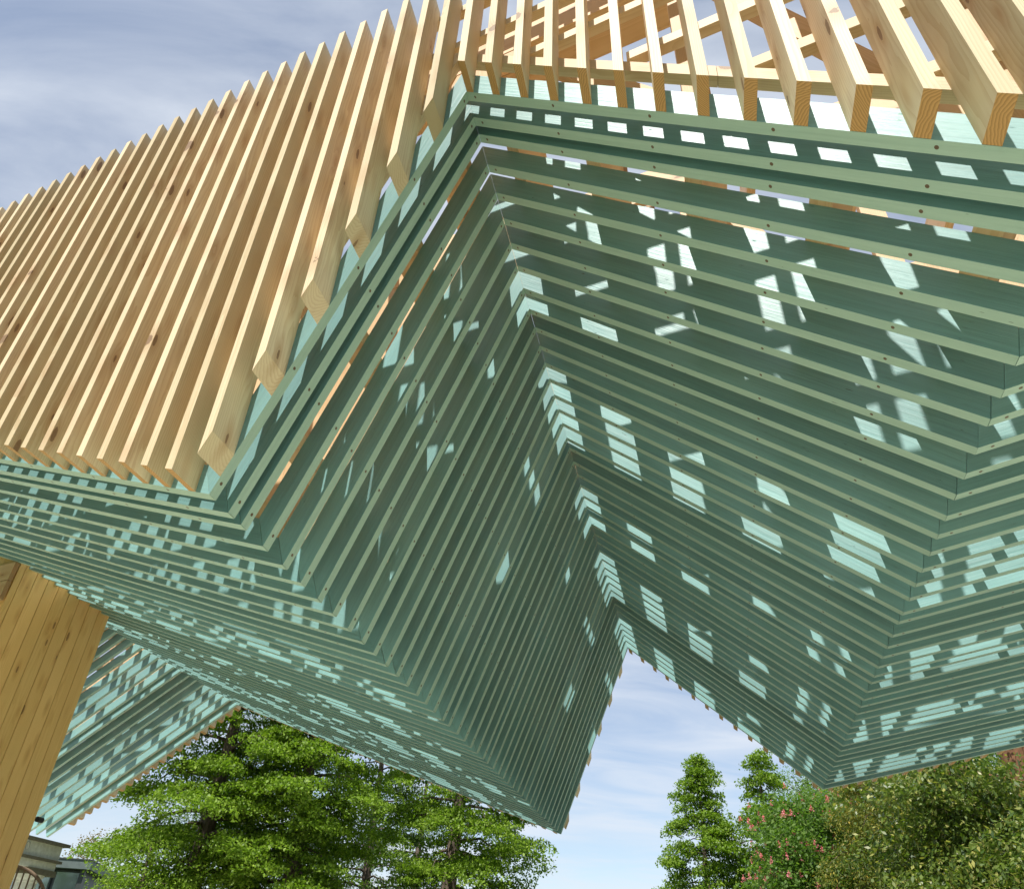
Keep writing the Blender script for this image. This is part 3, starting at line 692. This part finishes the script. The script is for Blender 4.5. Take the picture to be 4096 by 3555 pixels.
make_tree('magnolia_tree', polar(29.6, 21.0, 0), 4.55, round_shape(2.35), 'tree with large glossy yellow green leaves in the lower right corner', 'tree', MAGN, 26, n_limbs=85, trunk_r=0.18, first=0.05, rounded=True, leaf=0.125, pads_per=19, per_pad=46, pad=(0.26, 0.16), leafw=0.45)
make_tree('magnolia_tree', polar(34.6, 19.0, 0), 3.3, round_shape(2.0), 'glossy leaved shrubby tree at the right edge below the rough trunk', 'tree', MAGN, 27, n_limbs=60, trunk_r=0.15, first=0.05, rounded=True, leaf=0.125, pads_per=18, per_pad=44, pad=(0.26, 0.16), leafw=0.45)
make_tree('broad_tree', polar(30.5, 52.0, 0), 14.0, round_shape(5.0), 'broad bright green tree far behind the rough trunk on the right', 'tree', CHES, 28, n_limbs=90, trunk_r=0.35, rounded=True, leaf=0.15, pads_per=14, per_pad=48, pad=(0.5, 0.35))
make_tree('broad_tree', polar(24.6, 44.0, 0), 10.0, round_shape(3.8), 'dark leafy tree behind the drooping conifer', 'tree', LIMED, 29, n_limbs=80, trunk_r=0.3, rounded=True, leaf=0.13, pads_per=13, per_pad=46, pad=(0.45, 0.3))

# old tree with the rough reddish trunk on the right edge
rb = polar(32.7, 22.5, 0)
ot = empty('old_tree', rb); tag(ot, 'old tree with a thick rough reddish trunk and bare crooked branches at the right edge', 'tree')
rg = random.Random(5)
def wobble(p, q, n, amp):
    return [p.lerp(q, i / (n - 1)) + Vector((rg.gauss(0, amp), rg.gauss(0, amp), rg.gauss(0, amp))) * (1 if 0 < i < n - 1 else 0) for i in range(n)]
side = Vector((-math.cos(R(33)), math.sin(R(33)), 0))
parts = [tube(wobble(Vector((0, 0, 0)), Vector((0.15, 0, 7.6)) - side * 0.25, 12, 0.07), [0.40 - 0.012 * i for i in range(12)], 14)]
for z, ln, up, r_ in ((5.0, 2.6, 0.55, 0.17), (4.7, 2.4, 0.1, 0.08), (4.1, 2.0, -0.2, 0.06), (5.9, 2.2, 1.0, 0.13), (5.6, -1.8, 1.1, 0.14), (3.4, 1.6, 0.7, 0.05)):
    s0 = side * (-0.2 * z / 7.6); p = Vector((0.1, 0, z)) + s0
    q = p + side * ln + Vector((0, 0, up))
    w_ = wobble(p, q, 8, 0.06); parts.append(tube(w_, [r_ * (1 - 0.1 * i) for i in range(8)], 8))
    for j in range(2, 8):
        if rg.random() < 0.8:
            parts.append(tube(wobble(w_[j], w_[j] + side * rg.uniform(0.1, 0.7) + Vector((rg.uniform(-.4, .4), rg.uniform(-.4, .4), rg.uniform(-0.5, 0.5))), 5, 0.04), [0.02, 0.016, 0.012, 0.008, 0.004], 4))
V_, F_ = join(parts)
mesh_obj('trunk', V_, F_, IVY, WM[ot.name], ot, True)
rgn = np.random.default_rng(77)
cs = []
for _ in range(130):
    c = np.array((rgn.normal(-0.6, 1.5), rgn.normal(0.3, 1.2), rgn.uniform(6.3, 9.0)))
    cs.append(c + rgn.normal(0, 1, (50, 3)) * np.array((0.32, 0.32, 0.16)))
for _ in range(26):
    c = np.array(tuple(side * rgn.uniform(0.5, 2.6))) + np.array((0, 0, rgn.uniform(3.7, 4.9)))
    cs.append(c + rgn.normal(0, 1, (22, 3)) * np.array((0.2, 0.2, 0.14)))
C = np.concatenate(cs); n = len(C)
U = unit(rgn.normal(0, 1, (n, 3))); W = unit(np.cross(U, rgn.normal(0, 1, (n, 3)))); sz = rgn.uniform(0.6, 1.2, (n, 1)) * 0.06
put(bpy.data.objects.new('crown', leaf_mesh('crown', C, U * sz, W * sz * 0.5, MAGN)), WM[ot.name], ot)

# unseen copies of the trees, added behind the viewpoint to block low sky light
src = [o for o in bpy.data.objects if o.name in ('hornbeam_tree', 'hornbeam_tree.001', 'hornbeam_tree.003')]
for k, (az, dist) in enumerate(((100, 17), (124, 15), (146, 18), (168, 16), (190, 17.5), (211, 16), (233, 18), (254, 17), (275, 20), (75, 21))):
    a = src[k % 3]; c = a.copy(); COL.objects.link(c)
    c.matrix_basis = Matrix.Translation(polar(az, dist, 0)) @ Matrix.Rotation(k * 1.3, 4, 'Z')
    c['label'] = 'unseen tall green tree added behind the viewpoint to block low sky light'; c['group'] = 'unseen trees added behind the viewpoint to block low sky light'
    for ch_ in a.children:
        d = ch_.copy(); COL.objects.link(d); d.parent = c
